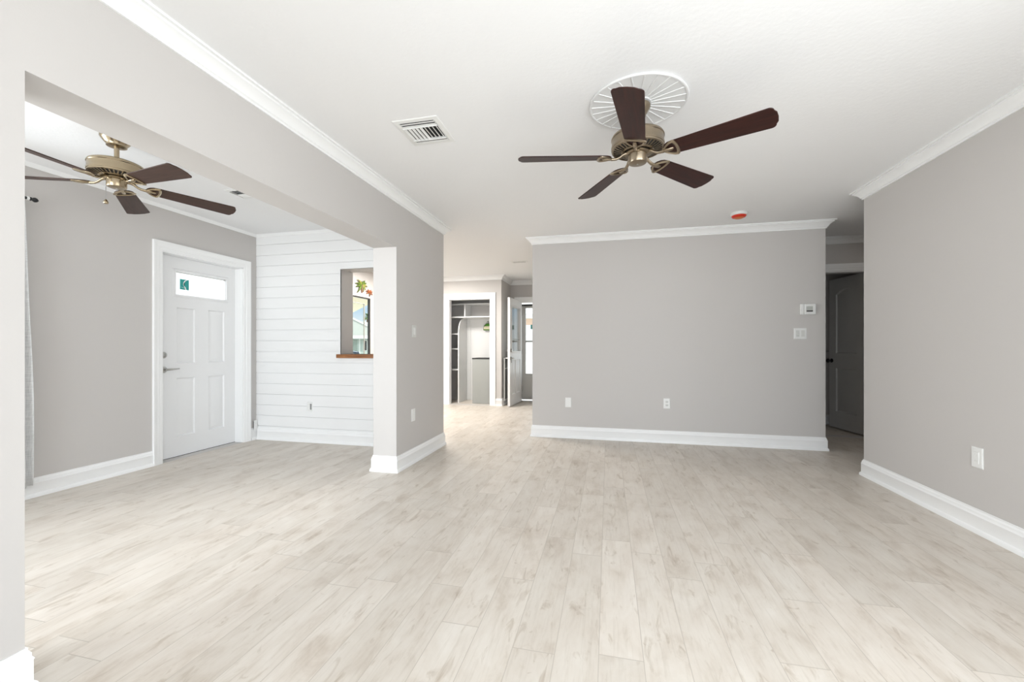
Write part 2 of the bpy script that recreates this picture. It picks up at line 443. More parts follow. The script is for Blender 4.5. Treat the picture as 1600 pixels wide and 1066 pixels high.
# shiplap wall: grooved boards in front of a plain core
v, f = fill_holes(rect(XL, W0, 0, CEIL), [rect(*PT)])
mb = MB()
mb.add([(x, SH1, z) for x, z in v], f, 1)
n = 4; lp = rect(*PT)
mb.add([(x, SH0, z) for x, z in lp] + [(x, SH1, z) for x, z in lp], [(i, (i + 1) % n, n + (i + 1) % n, n + i) for i in range(n)], 1)
lines = [2.318 - 0.12675 * i for i in range(19)]
edges = [CEIL] + [l for l in lines if l > 0] + [0.0]
zs = sorted(set([0.0, CEIL, PT[2], PT[3]] + [e_ for e_ in edges]))
GAP, DEP = 0.0028, 0.010
for zt, zb in zip(edges[:-1], edges[1:]):
    t0, b0 = zt - (GAP if zt < CEIL else 0), zb + (GAP if zb > 0 else 0)
    cuts = [b0] + [c for c in (PT[2], PT[3]) if b0 < c < t0] + [t0]
    for c0, c1 in zip(cuts[:-1], cuts[1:]):
        mid = .5 * (c0 + c1)
        spans = [(XL, PT[0]), (PT[1], W0)] if PT[2] < mid < PT[3] else [(XL, W0)]
        for x0, x1 in spans: mb.box(x0, x1, SH0, SH0 + 0.012, c0, c1, 0)
for x0, x1, z0, z1 in ((XL, PT[0], 0, CEIL), (PT[1], W0, 0, CEIL), (PT[0], PT[1], 0, PT[2]), (PT[0], PT[1], PT[3], CEIL)):
    mb.box(x0, x1, SH0 + DEP, SH0 + 0.014, z0, z1, 0)
o = mb.build('wall_shiplap', [M['shiplap'], M['paint']], smooth=0)
struct(o, 'white horizontal shiplap board wall with a pass-through opening', 'wall')

FX0, FX1, FY = -0.913, 2.252, 5.05
mb = MB().box(FX0, FX1, FY, FY + .13, 0, CEIL)
struct(mb.build('wall_far', M['paint'], smooth=0), 'wide grey wall facing the camera with outlets and thermostat', 'wall')
holed_wall('wall_right', 'grey wall along the right side ending at the hall corner', 'X', YB - .14, 4.145, XR, XR + .13, [(-.5, .8, .7, 2.0)])  # unseen hole added to let the right-hand fill light in
mb = MB().box(XR + .13, 4.5, 4.02, 4.145, 0, CEIL)
struct(mb.build('wall_hall_front', M['paint'], smooth=0), 'grey near side wall of the side hall', 'wall')
mb = MB().box(4.5, 4.62, 4.02, 5.97, 0, CEIL)
struct(mb.build('wall_hall_end', M['paint'], smooth=0), 'grey end wall of the side hall', 'wall')
mb = MB().box(FX1 - .12, FX1, FY + .13, 5.85, 0, CEIL)
struct(mb.build('wall_hall_left', M['paint'], smooth=0), 'grey side wall behind the end of the wide far wall', 'wall')
D3 = (2.35, 3.122, 0.002, 2.035)
holed_wall('wall_hall', 'grey hall wall around the dark interior doorway', 'Y', FX1 - .12, 4.5, 5.85, 5.97, [D3])
mb = MB().box(2.13, 3.7, 6.78, 6.9, 0, CEIL); mb.box(2.13, 2.25, 5.97, 6.78, 0, CEIL); mb.box(3.6, 3.7, 5.97, 6.78, 0, CEIL)
struct(mb.build('wall_dark_room', M['paint'], smooth=0), 'grey walls of the unlit room behind the open interior door', 'wall')
CLY, RX = 7.5, -1.945
CL = (-2.99, -2.16, 0.002, 2.02)
holed_wall('wall_closet', 'grey wall around the open closet', 'Y', XL, RX, CLY, CLY + .11, [CL])
mb = MB().box(RX - .10, RX, CLY + .11, YE, 0, CEIL); mb.box(-3.7, -3.6, CLY + .11, YE, 0, CEIL)
struct(mb.build('wall_closet_sides', M['paint'], smooth=0), 'grey side walls of the closet, the right one forming the entry recess', 'wall')
D2 = (-1.765, -0.85, 0.002, 2.02)
holed_wall('wall_entry', 'grey wall around the front entry door', 'Y', XL, 0.6, YE, YE + .14, [D2])
mb = MB().box(0.6, 0.72, FY + .13, 8.39, 0, CEIL)
struct(mb.build('wall_entry_right', M['paint'], smooth=0), 'grey wall closing the entry room on the right', 'wall')
holed_wall('wall_rear', 'grey rear wall behind the camera with two openings added for fill light', 'Y', -4.11, XR + .13, YB - .14, YB, [(-.45, 1.95, 0.02, 2.16), (-3.9, -2.3, 0.35, 2.1)])  # both openings are added to let the rear fill lights in

# ------------------------------------------------------------------ crown, baseboards, casings
CROWN = [(0, -.080), (.010, -.080), (.010, -.068), (.018, -.064), (.022, -.054), (.034, -.038), (.050, -.026), (.058, -.022), (.058, -.012), (.074, -.012), (.074, .004), (0, .004)]
BASE = [(0, 0), (.024, 0), (.024, .016), (.020, .026), (.014, .030), (.014, .098), (.016, .102), (.011, .112), (.011, .122), (.005, .132), (.005, .141), (0, .141)]
COVE = [(0, -.030), (.006, -.030), (.012, -.022), (.024, -.010), (.028, .004), (0, .004)]
crown = lambda x, y, h: (x, y, CEIL + h)
def run(name, label, path, prof, fn, cat, m='trim', flip=False):
    p = path[::-1] if flip else path
    return struct(MB().sweep(p, prof, fn).build(name, M[m], smooth=30), label, cat)
# left of the path = side the moulding stands on
run('trim_1', 'white crown moulding along the top of the left wall and header', [(W0, PIL1), (W1, PIL1), (W1, YB)], CROWN, crown, 'crown moulding')
run('trim_2', 'white crown moulding along the top of the wide far wall', [(FX1, FY + .5), (FX1, FY), (FX0, FY), (FX0, FY + .13)], CROWN, crown, 'crown moulding')
run('trim_3', 'white crown moulding along the top of the right wall', [(XR, YB), (XR, 4.145), (4.5, 4.145)], CROWN, crown, 'crown moulding')
run('trim_4', 'white crown moulding over the interior door in the hall', [(FX1, 5.85), (4.5, 5.85)], CROWN, crown, 'crown moulding', flip=True)
run('trim_5', 'white crown moulding over the closet and entry recess', [(XL, CLY), (RX, CLY), (RX, YE), (0.6, YE)], CROWN, crown, 'crown moulding', flip=True)
run('trim_6', 'thin white cove trim above the side door and shiplap wall', [(XL, YB), (XL, SH0), (W0, SH0)], COVE, crown, 'cove moulding', flip=True)
run('baseboard_left', 'white stepped baseboard of the left wall beside the camera', [(W1, YB), (W1, STUB), (W0, STUB), (W0, YB)], BASE, XYZ, 'baseboard', flip=True)
run('baseboard_pillar', 'white stepped baseboard wrapped round the end pillar of the left wall', [(W0, SH0 - .02), (W0, PIL0), (W1, PIL0), (W1, PIL1), (W0, PIL1)], BASE, XYZ, 'baseboard', flip=True)
run('baseboard_far', 'white stepped baseboard along the wide far wall', [(FX0, FY + .13), (FX0, FY), (FX1, FY), (FX1, 5.85)], BASE, XYZ, 'baseboard', flip=True)
run('baseboard_right', 'white stepped baseboard along the right wall', [(XR, YB), (XR, 4.145), (4.5, 4.145)], BASE, XYZ, 'baseboard')
run('baseboard_side_entrance', 'white baseboard of the grey wall left of the side door', [(XL, YB), (XL, 2.985)], BASE, XYZ, 'baseboard', flip=True)
run('baseboard_corner', 'short white baseboard between the side door casing and the shiplap corner', [(XL, 4.064), (XL, SH0)], BASE, XYZ, 'baseboard', flip=True)
run('baseboard_shiplap', 'white baseboard along the foot of the shiplap wall', [(XL + .024, SH0), (W0 - .001, SH0)], BASE, XYZ, 'baseboard', flip=True)
run('baseboard_closet', 'white baseboard at the entry recess corner right of the closet', [(-2.055, CLY), (RX, CLY), (RX, YE - .02)], BASE, XYZ, 'baseboard', flip=True)
run('baseboard_dark_room', 'white baseboard inside the unlit room', [(2.25, 6.78), (3.6, 6.78)], BASE, XYZ, 'baseboard', flip=True)

CASE = [(0, 0), (0, .010), (.010, .014), (.030, .014), (.036, .018), (.070, .020), (.078, .024), (.090, .024), (.090, 0)]
def casing(name, label, u0, u1, zt, fn, w=.09, jamb=None):
    prof = [(o * w / .09, h) for o, h in CASE]
    mb = MB().sweep([(u0, 0), (u0, zt), (u1, zt), (u1, 0)], prof, fn)
    if jamb: jamb(mb)
    return struct(mb.build(name, M['trim'], smooth=30), label, 'door casing')
casing('trim_7', 'white casing around the side entrance door', D1[0] + .008, D1[1] - .004, 2.015, lambda u, z, h: (XL + h, u, z), w=.088,
       jamb=lambda mb: (mb.box(-4.255, XL, D1[0], D1[0] + .012, 0, 2.015), mb.box(-4.255, XL, D1[1] - .012, D1[1], 0, 2.015), mb.box(-4.255, XL, D1[0], D1[1], 2.005, 2.015)))
casing('trim_8', 'white casing around the open closet', CL[0], CL[1], 2.02, lambda u, z, h: (u, CLY - h, z), w=.105,
       jamb=lambda mb: (mb.box(CL[0], CL[0] + .012, CLY, CLY + .11, 0, 2.02), mb.box(CL[1] - .012, CL[1], CLY, CLY + .11, 0, 2.02), mb.box(CL[0], CL[1], CLY, CLY + .11, 2.008, 2.02)))
casing('trim_9', 'white casing around the front entry doorway', D2[0], D2[1], 2.02, lambda u, z, h: (u, YE - h, z), w=.095,
       jamb=lambda mb: (mb.box(D2[0], D2[0] + .012, YE, YE + .14, 0, 2.02), mb.box(D2[1] - .012, D2[1], YE, YE + .14, 0, 2.02), mb.box(D2[0], D2[1], YE, YE + .14, 2.008, 2.02)))
casing('trim_10', 'white casing around the interior doorway in the hall', D3[0], D3[1], 2.03, lambda u, z, h: (u, 5.85 - h, z), w=.09,
       jamb=lambda mb: (mb.box(D3[0], D3[0] + .012, 5.85, 5.97, 0, 2.03), mb.box(D3[1] - .012, D3[1], 5.85, 5.97, 0, 2.03), mb.box(D3[0], D3[1], 5.85, 5.97, 2.018, 2.03)))

# wooden ledge of the pass-through
mb = MB().box(-2.996, W0 - .002, SH0 - .035, SH1 + .05, 0.978, 1.02)
struct(mb.build('trim_11', M['ledge'], bevel=.003), 'brown stained wood ledge in the shiplap pass-through', 'ledge')

# ------------------------------------------------------------------ side entrance door (door_1)
d1 = thing('door_1', (-4.215, 3.077, 0.006), 'closed white four-panel side entrance door with a small transom window', 'door', rot=(0, 0, R(90)), kind='structure')
# local X runs along +Y of the room, local -Y faces the room (+X)
dw, dh = 0.881, 1.998
off = 3.077
pan = [rect(3.283 - off, 3.485 - off, .925, 1.50), rect(3.622 - off, 3.826 - off, .925, 1.50), rect(3.283 - off, 3.485 - off, .19, .79), rect(3.622 - off, 3.826 - off, .19, .79)]
gl = rect(3.275 - off, 3.838 - off, 1.625, 1.855)
door_leaf(dw, dh, .04, pan, [gl]).build('leaf', M['door'], d1, smooth=20)
mb = MB().sweep([(gl[0][0], gl[0][1]), (gl[1][0], gl[1][1]), (gl[2][0], gl[2][1]), (gl[3][0], gl[3][1])][::-1], [(0, -.004), (0, .012), (.018, .010), (.03, .0), (.03, -.004)], lambda u, z, h: (u, -h, z), closed=True)
mb.build('glass_frame', M['door'], d1, smooth=30)
pane = MB().box(gl[0][0] + .001, gl[1][0] - .001, .016, .020, 1.626, 1.854).build('pane', M['frost'], d1, smooth=0)
def printed_sticker(parent, u0, u1, z0, z1, y):
    cu, cz, w, h = (u0 + u1) / 2, (z0 + z1) / 2, (u1 - u0), (z1 - z0)
    mb = MB().box(u0, u1, y - .0006, y, z0, z1, 0)
    pts = [(.30, .50), (.06, .36), (-.06, .18), (-.12, .0), (-.02, -.16), (.08, -.28), (.12, -.40), (.18, -.50)]
    wd = [.05, .08, .05, .03, .04, .08, .07, .05]
    def strip(pts, wd, y, mi):
        for i in range(len(pts) - 1):
            a, b = pts[i], pts[i + 1]
            mb.add([(cu + (a[0] - wd[i]) * w, y, cz + a[1] * h), (cu + (a[0] + wd[i]) * w, y, cz + a[1] * h), (cu + (b[0] + wd[i + 1]) * w, y, cz + b[1] * h), (cu + (b[0] - wd[i + 1]) * w, y, cz + b[1] * h)], [(0, 1, 2, 3)], mi)
    strip(pts, wd, y - .001, 1)
    strip([(.0, .22), (-.04, .02), (-.02, -.14)], [.03, .07, .03], y - .0014, 2)
    strip([(.24, .40), (.12, .30), (.10, .22)], [.04, .05, .02], y - .0014, 0)
    strip([(-.5, -.24), (-.2, -.30), (.04, -.36)], [.0, .05, .04], y - .0012, 1)
    o = mb.build('sticker', [M['teal'], M['white'], M['ink']], parent, smooth=0)
    return tag(o, 'teal square sticker with a white swirl')
printed_sticker(pane, 3.335 - off, 3.428 - off, 1.682, 1.788, .0158)
mb = MB().tube([(gl[0][0] + .002, -.006, 1.846), (gl[1][0] - .02, -.006, 1.846)], .004, 8); mb.box(gl[1][0] - .028, gl[1][0] - .014, -.014, .0, 1.838, 1.852)
tag(mb.build('shade_cord', M['nickel'], d1), 'thin metal rod with a small hook above the transom glass')
mb = MB().lathe([(.001, 0), (.031, 0), (.031, -.008), (.024, -.016), (.010, -.020), (.001, -.020)], .085, 0, 24, axis='Y', cz=1.017)
mb.box(.081, .089, -.034, -.016, 1.002, 1.032)
tag(mb.build('deadbolt', M['nickel'], d1), 'satin nickel deadbolt')
mb = MB().lathe([(.001, 0), (.031, 0), (.031, -.008), (.020, -.014), (.012, -.016), (.012, -.05), (.001, -.05)], .085, 0, 24, axis='Y', cz=.875)
mb.tube([(.085, -.046, .875), (.11, -.05, .876), (.16, -.05, .878), (.205, -.046, .880)], [.010, .010, .008, .006], 10)
tag(mb.build('lever_handle', M['nickel'], d1), 'satin nickel lever handle')
MB().box(.0, dw, -.002, .04, -.004, -.0005).build('sweep_strip', M['dark'], d1, smooth=0)

# ------------------------------------------------------------------ front entry door, open (door_2), and storm door (door_4)
d2 = thing('door_2', (-1.752, 8.255, 0.012), 'open white front entry door with half glass and silver handle set', 'door', rot=(0, 0, R(267)), kind='structure')
# local X runs from the hinge toward the camera (-Y), local +Y faces the entry room (+X)
gl2 = rect(.145, .765, 1.01, 1.85)
door_leaf(.862, 2.005, .044, [rect(.14, .40, .20, .86), rect(.47, .73, .20, .86)], [gl2]).build('leaf', M['door'], d2, smooth=20)
for s_, y in ((1, .044), (-1, 0)):
    mb = MB().sweep(gl2[::-1], [(0, -.004), (0, .014), (.022, .010), (.035, 0), (.035, -.004)], lambda u, z, h: (u, y + s_ * h, z), closed=True)
    mb.build('glass_frame', M['door'], d2, smooth=30)
pane = MB().box(gl2[0][0] + .001, gl2[1][0] - .001, .020, .024, 1.011, 1.849).build('pane', M['glass'], d2, smooth=0)
mb = MB().box(gl2[0][0], gl2[1][0], .016, .028, 1.226, 1.246)
mb.build('muntin', M['sash'], d2, smooth=0)
mb = MB()
for s_, y in ((1, .044), (-1, 0)):
    mb.lathe([(.001, 0), (.032, 0), (.032, s_ * .010), (.022, s_ * .024), (.001, s_ * .024)], .80, y, 24, axis='Y', cz=1.03)
tag(mb.build('deadbolt', M['nickel'], d2), 'silver deadbolt')
mb = MB()
for s_, y in ((1, .044), (-1, 0)):
    mb.lathe([(.001, 0), (.032, 0), (.032, s_ * .010), (.014, s_ * .018), (.012, s_ * .05), (.001, s_ * .05)], .80, y, 24, axis='Y', cz=.885)
    mb.tube([(.80, y + s_ * .048, .885), (.76, y + s_ * .052, .885), (.69, y + s_ * .048, .885)], [.011, .010, .008], 10)
lv = mb.build('lever_handle', M['nickel'], d2); tag(lv, 'silver lever handle')
mb = MB().box(.775, .79, .050, .056, .80, .87); mb.tube([(.783, .052, .87), (.783, .058, .885)], .003, 6)
mb.build('key', M['slot'], lv)
mb = MB()
for z in (.25, 1.0, 1.78): mb.lathe([(.001, -.05), (.007, -.05), (.007, .05), (.001, .05)], -.004, .05, 12, cz=z)
mb.build('hinge', M['nickel'], d2)

d4 = thing('door_4', (-1.742, 8.345, 0.0), 'closed grey storm door with tall glass beyond the open front door', 'door', kind='structure')
gl4 = rect(.095, .78, .56, 1.90)
door_leaf(.875, 1.985, .032, [], [gl4], z0=.03).build('leaf', M['storm'], d4, smooth=20)
MB().sweep(gl4[::-1], [(0, -.002), (0, .008), (.02, .006), (.026, -.002)], lambda u, z, h: (u, -h, z), closed=True).build('glass_frame', M['storm'], d4)
pane = MB().box(gl4[0][0] + .001, gl4[1][0] - .001, .014, .018, .561, 1.899).build('pane', M['glass'], d4, smooth=0)
MB().box(gl4[0][0], gl4[1][0], .008, .024, 1.205, 1.235).build('mid_bar', M['sash'], d4, smooth=0)
printed_sticker(pane, .195, .27, 1.47, 1.56, .0138)
mb = MB().tube([(.06, -.03, 1.955), (.40, -.03, 1.955)], .016, 12); mb.tube([(.40, -.03, 1.955), (.60, -.03, 1.955)], .006, 8); mb.box(.02, .05, -.036, .0, 1.942, 1.968)
tag(mb.build('door_closer', M['black'], d4), 'black pneumatic closer bar')
mb = MB().box(-1.753, -.862, 8.25, 8.40, .0, .012)
struct(mb.build('trim_12', M['nickel'], bevel=.002), 'metal threshold under the front entry door', 'threshold')

# ------------------------------------------------------------------ interior door, open into the dark room (door_3)
d3 = thing('door_3', (3.112, 5.955, 0.012), 'open interior door with arched upper panel and black knob', 'door', rot=(0, 0, R(98)), kind='structure')
# local X from hinge into the dark room (+Y), local +Y faces -X
arch = [(.13, 1.00), (.525, 1.00), (.525, 1.80)] + [(.525 - .395 * k / 12, 1.80 + .07 * math.sin(PI * k / 12)) for k in range(1, 12)] + [(.13, 1.80)]
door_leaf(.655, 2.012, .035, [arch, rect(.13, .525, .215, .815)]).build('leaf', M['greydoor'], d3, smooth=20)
mb = MB()
for s_, y in ((1, .035), (-1, 0)):
    mb.lathe([(.001, 0), (.028, 0), (.028, s_ * .006), (.010, s_ * .012), (.010, s_ * .034), (.026, s_ * .040), (.029, s_ * .052), (.020, s_ * .062), (.001, s_ * .064)], .60, y, 24, axis='Y', cz=.905)
tag(mb.build('knob', M['black'], d3), 'black round knob')
for z in (.25, 1.0, 1.78): MB().lathe([(.001, -.045), (.006, -.045), (.006, .045), (.001, .045)], -.003, .04, 10, cz=z).build('hinge', M['black'], d3)

tb = thing('towel_bar', (2.95, 6.78, 1.043), 'pale towel bar on the wall of the unlit room', 'towel bar')
MB().tube([(-.35, -.06, 0), (.35, -.06, 0)], .009, 10).build('bar', M['nickel'], tb)
for x in (-.33, .33): MB().lathe([(.001, 0), (.022, 0), (.022, -.01), (.010, -.016), (.010, -.07), (.001, -.07)], x, 0, 16, axis='Y').build('bracket', M['nickel'], tb)

# ------------------------------------------------------------------ kitchen window (window_1) and curtained window (window_2)
w1 = thing('window_1', (-4.132, 5.55, 0.0), 'dark framed kitchen window seen through the shiplap pass-through', 'window', kind='structure')
fr = [(0, -.02), (0, .02), (.022, .02), (.022, -.02)]
lo = rect(0.0, 1.05, .90, 1.965)
MB().sweep(lo, fr, lambda u, z, h: (h, u, z), closed=True).build('frame', M['alu'], w1, smooth=0)
lo = rect(.022, 1.028, .922, 1.943)
s_ = MB().sweep(rect(.022, .895, .922, 1.860), [(0, -.010), (0, .010), (.014, .010), (.014, -.010)], lambda u, z, h: (h, u, z), closed=True).build('sash', M['sash'], w1, smooth=0)
MB().box(-.002, .002, .036, .88, .936, 1.846).build('pane', M['glass'], s_, smooth=0)
MB().box(-.009, -.005, .023, 1.027, .923, 1.942).build('pane', M['glass'], w1, smooth=0)
w2 = thing('window_2', (-4.185, WL[0], 0.0), 'window hidden behind the linen curtain', 'window', kind='structure')
MB().sweep(rect(0, WL[1] - WL[0], WL[2], WL[3]), [(0, -.03), (0, .03), (.045, .03), (.045, -.03)], lambda u, z, h: (h, u, z), closed=True).build('frame', M['trim'], w2, smooth=0)

struct(MB().box(-4.150, XL, 6.60, 6.85, .90, 1.965).build('trim_13', M['paint'], smooth=0), 'narrow painted return at the right of the kitchen window', 'window return')
# curtain and rod
mb = MB(); NU, NZ = 90, 24
vv = []; ff = []
for j in range(NZ + 1):
    tz = j / NZ; z = 0.105 + tz * 2.04
    wid_ = .34 - .055 * tz
    for i in range(NU + 1):
        s = i / NU
        y = 2.128 - .052 * tz ** 1.3 - wid_ * (1 - s)
        ph = s * 2 * PI * 4.0
        x = -4.02 + .035 * math.sin(ph + .5 * math.sin(3 * tz)) * (1 - .25 * tz) + .006 * math.sin(9 * tz + 5 * s)
        vv.append((x, y, z))
for j in range(NZ):
    for i in range(NU):
        a = j * (NU + 1) + i; ff.append((a, a + 1, a + NU + 2, a + NU + 1))
mb.add(vv, ff)
cu = mb.build('curtain', M['linen'], smooth=80)
md = cu.modifiers.new('thick', 'SOLIDIFY'); md.thickness = .002
tag(cu, 'pale grey linen curtain hanging at the left edge of the opening', 'curtain')
rod = thing('curtain_rod', (-4.02, 2.105, 2.160), 'black curtain rod with a bulb finial on the left wall', 'curtain rod')
MB().tube([(0, -1.75, 0), (0, .0, 0)], .0095, 12).build('rod', M['black'], rod)
mb = MB().lathe([(.0095, 0), (.013, .002), (.013, .006), (.008, .010), (.015, .020), (.017, .028), (.014, .037), (.006, .045), (.001, .048)], 0, 0, 20, axis='Y')
mb.build('finial', M['black'], rod)
for y in (-.012, -1.6):
    mb = MB().tube([(-.088, y, 0), (-.0, y, 0)], .007, 8); mb.lathe([(.010, -.006), (.014, -.006), (.014, .006), (.010, .006)], 0, y, 16, axis='Y'); mb.lathe([(.001, -.088), (.022, -.088), (.022, -.080), (.001, -.080)], 0, y, 16, axis='X')
    tag(mb.build('bracket', M['plate'], rod), 'white wall bracket')

# ------------------------------------------------------------------ ceiling fans
def blade_outline():
    r0, r1 = .142, .657
    w0, w1 = .052, .069
    pts = []
    for k in range(9):                                   # rounded inner end
        a = PI / 2 + PI * k / 8
        pts.append((r0 + .05 + .05 * math.cos(a), w0 * math.sin(a)))
    c = .022
    def corner(cx, cy, a0):
        return [(cx + c * math.cos(a0 + PI / 2 * k / 5), cy + c * math.sin(a0 + PI / 2 * k / 5)) for k in range(6)]
    pts += corner(r1 - .012 - c, -w1 + c, -PI / 2)
    pts += [(r1 - .003, -w1 * .45), (r1, 0), (r1 - .003, w1 * .45)]
    pts += corner(r1 - .012 - c, w1 - c, 0)
    return pts
def make_fan(loc, label, drop, phase, wood, brass, pitch=-13, droop=0.0, chain=False, canopy_r=.068):
    """drop: distance from the ceiling to the plane of the blades"""
    fan = thing('ceiling_fan', loc, label, 'ceiling fan')
    zb = -drop
    c0 = -.006 if chain else -.022
    mb = MB().lathe([(.001, c0), (canopy_r, c0), (canopy_r, c0 - .010), (canopy_r * .90, c0 - .022), (canopy_r * .72, c0 - .042), (canopy_r * .62, c0 - .052), (canopy_r * .62, c0 - .060), (.030, c0 - .066), (.001, c0 - .066)])
    mb.build('canopy', brass, fan, smooth=40)
    mb = MB().tube([(0, 0, c0 - .06), (0, 0, zb + .118)], .0135, 16); mb.lathe([(.001, zb + .142), (.022, zb + .142), (.024, zb + .122), (.001, zb + .118)], seg=24)
    mb.build('downrod', brass, fan)
    mb = MB().lathe([(.001, zb + .126), (.060, zb + .126), (.120, zb + .122), (.136, zb + .114), (.141, zb + .104), (.141, zb + .100), (.138, zb + .097), (.138, zb + .066), (.141, zb + .062), (.141, zb + .050), (.134, zb + .046)], seg=56)
    hs = mb.build('motor_housing', brass, fan, smooth=40)
    # ribbed vent ring below the housing: dark cone with brass ribs
    mb = MB().lathe([(.134, zb + .049), (.130, zb + .046), (.080, zb + .032), (.070, zb + .032)], seg=56)
    mb.build('vent_ring', M['dark'], hs)
    mb = MB()
    for k in range(36):
        a = 2 * PI * k / 36; ca, sa = math.cos(a), math.sin(a)
        hw = .0030
        def P(r, t, z): return (r * ca - t * sa, r * sa + t * ca, z)
        mb.add([P(.133, -hw * 1.3, zb + .046), P(.133, hw * 1.3, zb + .046), P(.082, hw * .7, zb + .0305), P(.082, -hw * .7, zb + .0305), P(.133, -hw * 1.3, zb + .043), P(.133, hw * 1.3, zb + .043), P(.082, hw * .7, zb + .0265), P(.082, -hw * .7, zb + .0265)],
               [(0, 1, 2, 3), (4, 7, 6, 5), (0, 4, 5, 1), (1, 5, 6, 2), (2, 6, 7, 3), (3, 7, 4, 0)])
    mb.lathe([(.139, zb + .050), (.139, zb + .040), (.130, zb + .038), (.128, zb + .046)], seg=56)
    mb.lathe([(.088, zb + .034), (.088, zb + .027), (.080, zb + .025), (.074, zb + .026), (.074, zb + .034)], seg=40)
    mb.build('vent_rib_ring', brass, hs, smooth=40)
    mb = MB().lathe([(.001, zb + .028), (.066, zb + .028), (.069, zb + .024), (.069, zb + .016), (.062, zb + .012), (.001, zb + .012)], seg=40)
    mb.build('flywheel', brass, fan, smooth=40)
    mb = MB().lathe([(.001, zb + .030), (.054, zb + .030), (.054, zb + .022), (.050, zb + .020), (.050, zb - .027), (.047, zb - .033), (.040, zb - .036), (.001, zb - .039)], seg=40)
    cap = mb.build('switch_housing', brass, fan, smooth=40)
    MB().lathe([(.001, zb - .037), (.005, zb - .038), (.005, zb - .040), (.001, zb - .041)], seg=12).build('screw', M['nickel'], cap)
    poly = blade_outline()
    for k in range(5):
        t = .0028
        b = MB().prism(poly, lambda x, y: (x, y, -t), lambda x, y: (x, y, t)).build('blade', wood, fan, smooth=30, bevel=.0015)
        b.location = (0, 0, zb); b.rotation_euler = (R(pitch), R(droop), R(phase) + 2 * PI * k / 5)
        # blade iron: arm from the flywheel, rounded triangle loop with a boss under the blade
        zi = -.0095
        outer = [(0.133, 0), (0.143, .016), (0.163, .038), (0.187, .056), (0.203, .060), (0.213, .052), (0.219, .028), (0.221, 0)]
        inner = [(0.149, 0), (0.153, .010), (0.167, .026), (0.185, .038), (0.197, .041), (0.201, .036), (0.205, .020), (0.206, 0)]
        def sym(l): return l + [(x, -y) for x, y in l[1:-1]][::-1]
        ou, inn = sym(outer), sym(inner); n_ = len(ou)
        crest = [((a0 + b0) / 2, (a1 + b1) / 2) for (a0, a1), (b0, b1) in zip(ou, inn)]
        vv = [(x, y, -.003) for x, y in ou] + [(x, y, -.008) for x, y in ou] + [(x, y, -.0125) for x, y in crest] + [(x, y, -.008) for x, y in inn] + [(x, y, -.003) for x, y in inn]
        ff = [(q * n_ + i, q * n_ + (i + 1) % n_, (q + 1) * n_ + (i + 1) % n_, (q + 1) * n_ + i) for q in range(4) for i in range(n_)] + [(4 * n_ + i, 4 * n_ + (i + 1) % n_, (i + 1) % n_, i) for i in range(n_)]
        mb = MB().add(vv, ff)
        mb.tube([(.052, 0, .020), (.068, 0, .019), (.082, 0, .012), (.098, 0, .000), (.116, 0, -.008), (.143, 0, zi)], [.015, .013, .010, .009, .010, .011], 12, flat=.75)
        mb.tube([(.141, 0, zi), (.162, 0, zi + .001), (.185, 0, zi + .002), (.193, 0, zi + .004)], [.010, .013, .011, .006], 12, flat=.6)
        ir = mb.build('blade_iron', brass, b, smooth=50)
    if chain:
        a = R(200); cx, cy = .052 * math.cos(a), .052 * math.sin(a)
        mb = MB().tube([(cx * .9, cy * .9, zb - .015), (cx * 1.12, cy * 1.12, zb - .020), (cx * 1.2, cy * 1.2, zb - .032), (cx * 1.2, cy * 1.2, zb - .112)], .0018, 6)
        pc = mb.build('pull_chain', M['nickel'], fan)
        mb = MB().lathe([(.001, zb - .108), (.005, zb - .113), (.012, zb - .124), (.014, zb - .131), (.011, zb - .138), (.001, zb - .140)], cx * 1.2, cy * 1.2, 16)
        mb.build('pendant', brass, pc, smooth=60)
    return fan
FAN1 = (.157, 2.378, CEIL)
make_fan(FAN1, 'brass ceiling fan with five dark cherry blades below the round medallion', CEIL - 2.145, 334.6, M['cherry'], M['brass'], pitch=-13)
make_fan((-3.055, 2.008, CEIL), 'brass ceiling fan with walnut brown blades and a pull chain in the left room', CEIL - 2.152, 63.6, M['lightwashed'], M['brasslit'], pitch=-13, droop=2.0, chain=True, canopy_r=.082)

# ceiling medallion
mb = MB().lathe([(.001, 0), (.258, 0), (.262, -.003), (.262, -.009), (.258, -.012), (.250, -.012), (.247, -.009), (.075, -.009), (.072, -.014), (.001, -.014)], seg=64)
for k in range(24):
    a = 2 * PI * (k + .3) / 24; ca, sa = math.cos(a), math.sin(a)
    P = lambda r, t, z: (r * ca - t * sa, r * sa + t * ca, z)
    mb.add([P(.07, -.002, -.008), P(.07, .002, -.008), P(.248, .0040, -.008), P(.248, -.0040, -.008), P(.07, -.0012, -.0125), P(.07, .0012, -.0125), P(.248, .0026, -.0125), P(.248, -.0026, -.0125)],
           [(0, 1, 2, 3), (4, 7, 6, 5), (0, 4, 5, 1), (1, 5, 6, 2), (2, 6, 7, 3), (3, 7, 4, 0)])
md_ = mb.build('ceiling_medallion', M['medallion'], smooth=30, loc=FAN1)
tag(md_, 'round white ribbed medallion on the ceiling above the cherry-bladed fan', 'ceiling medallion')

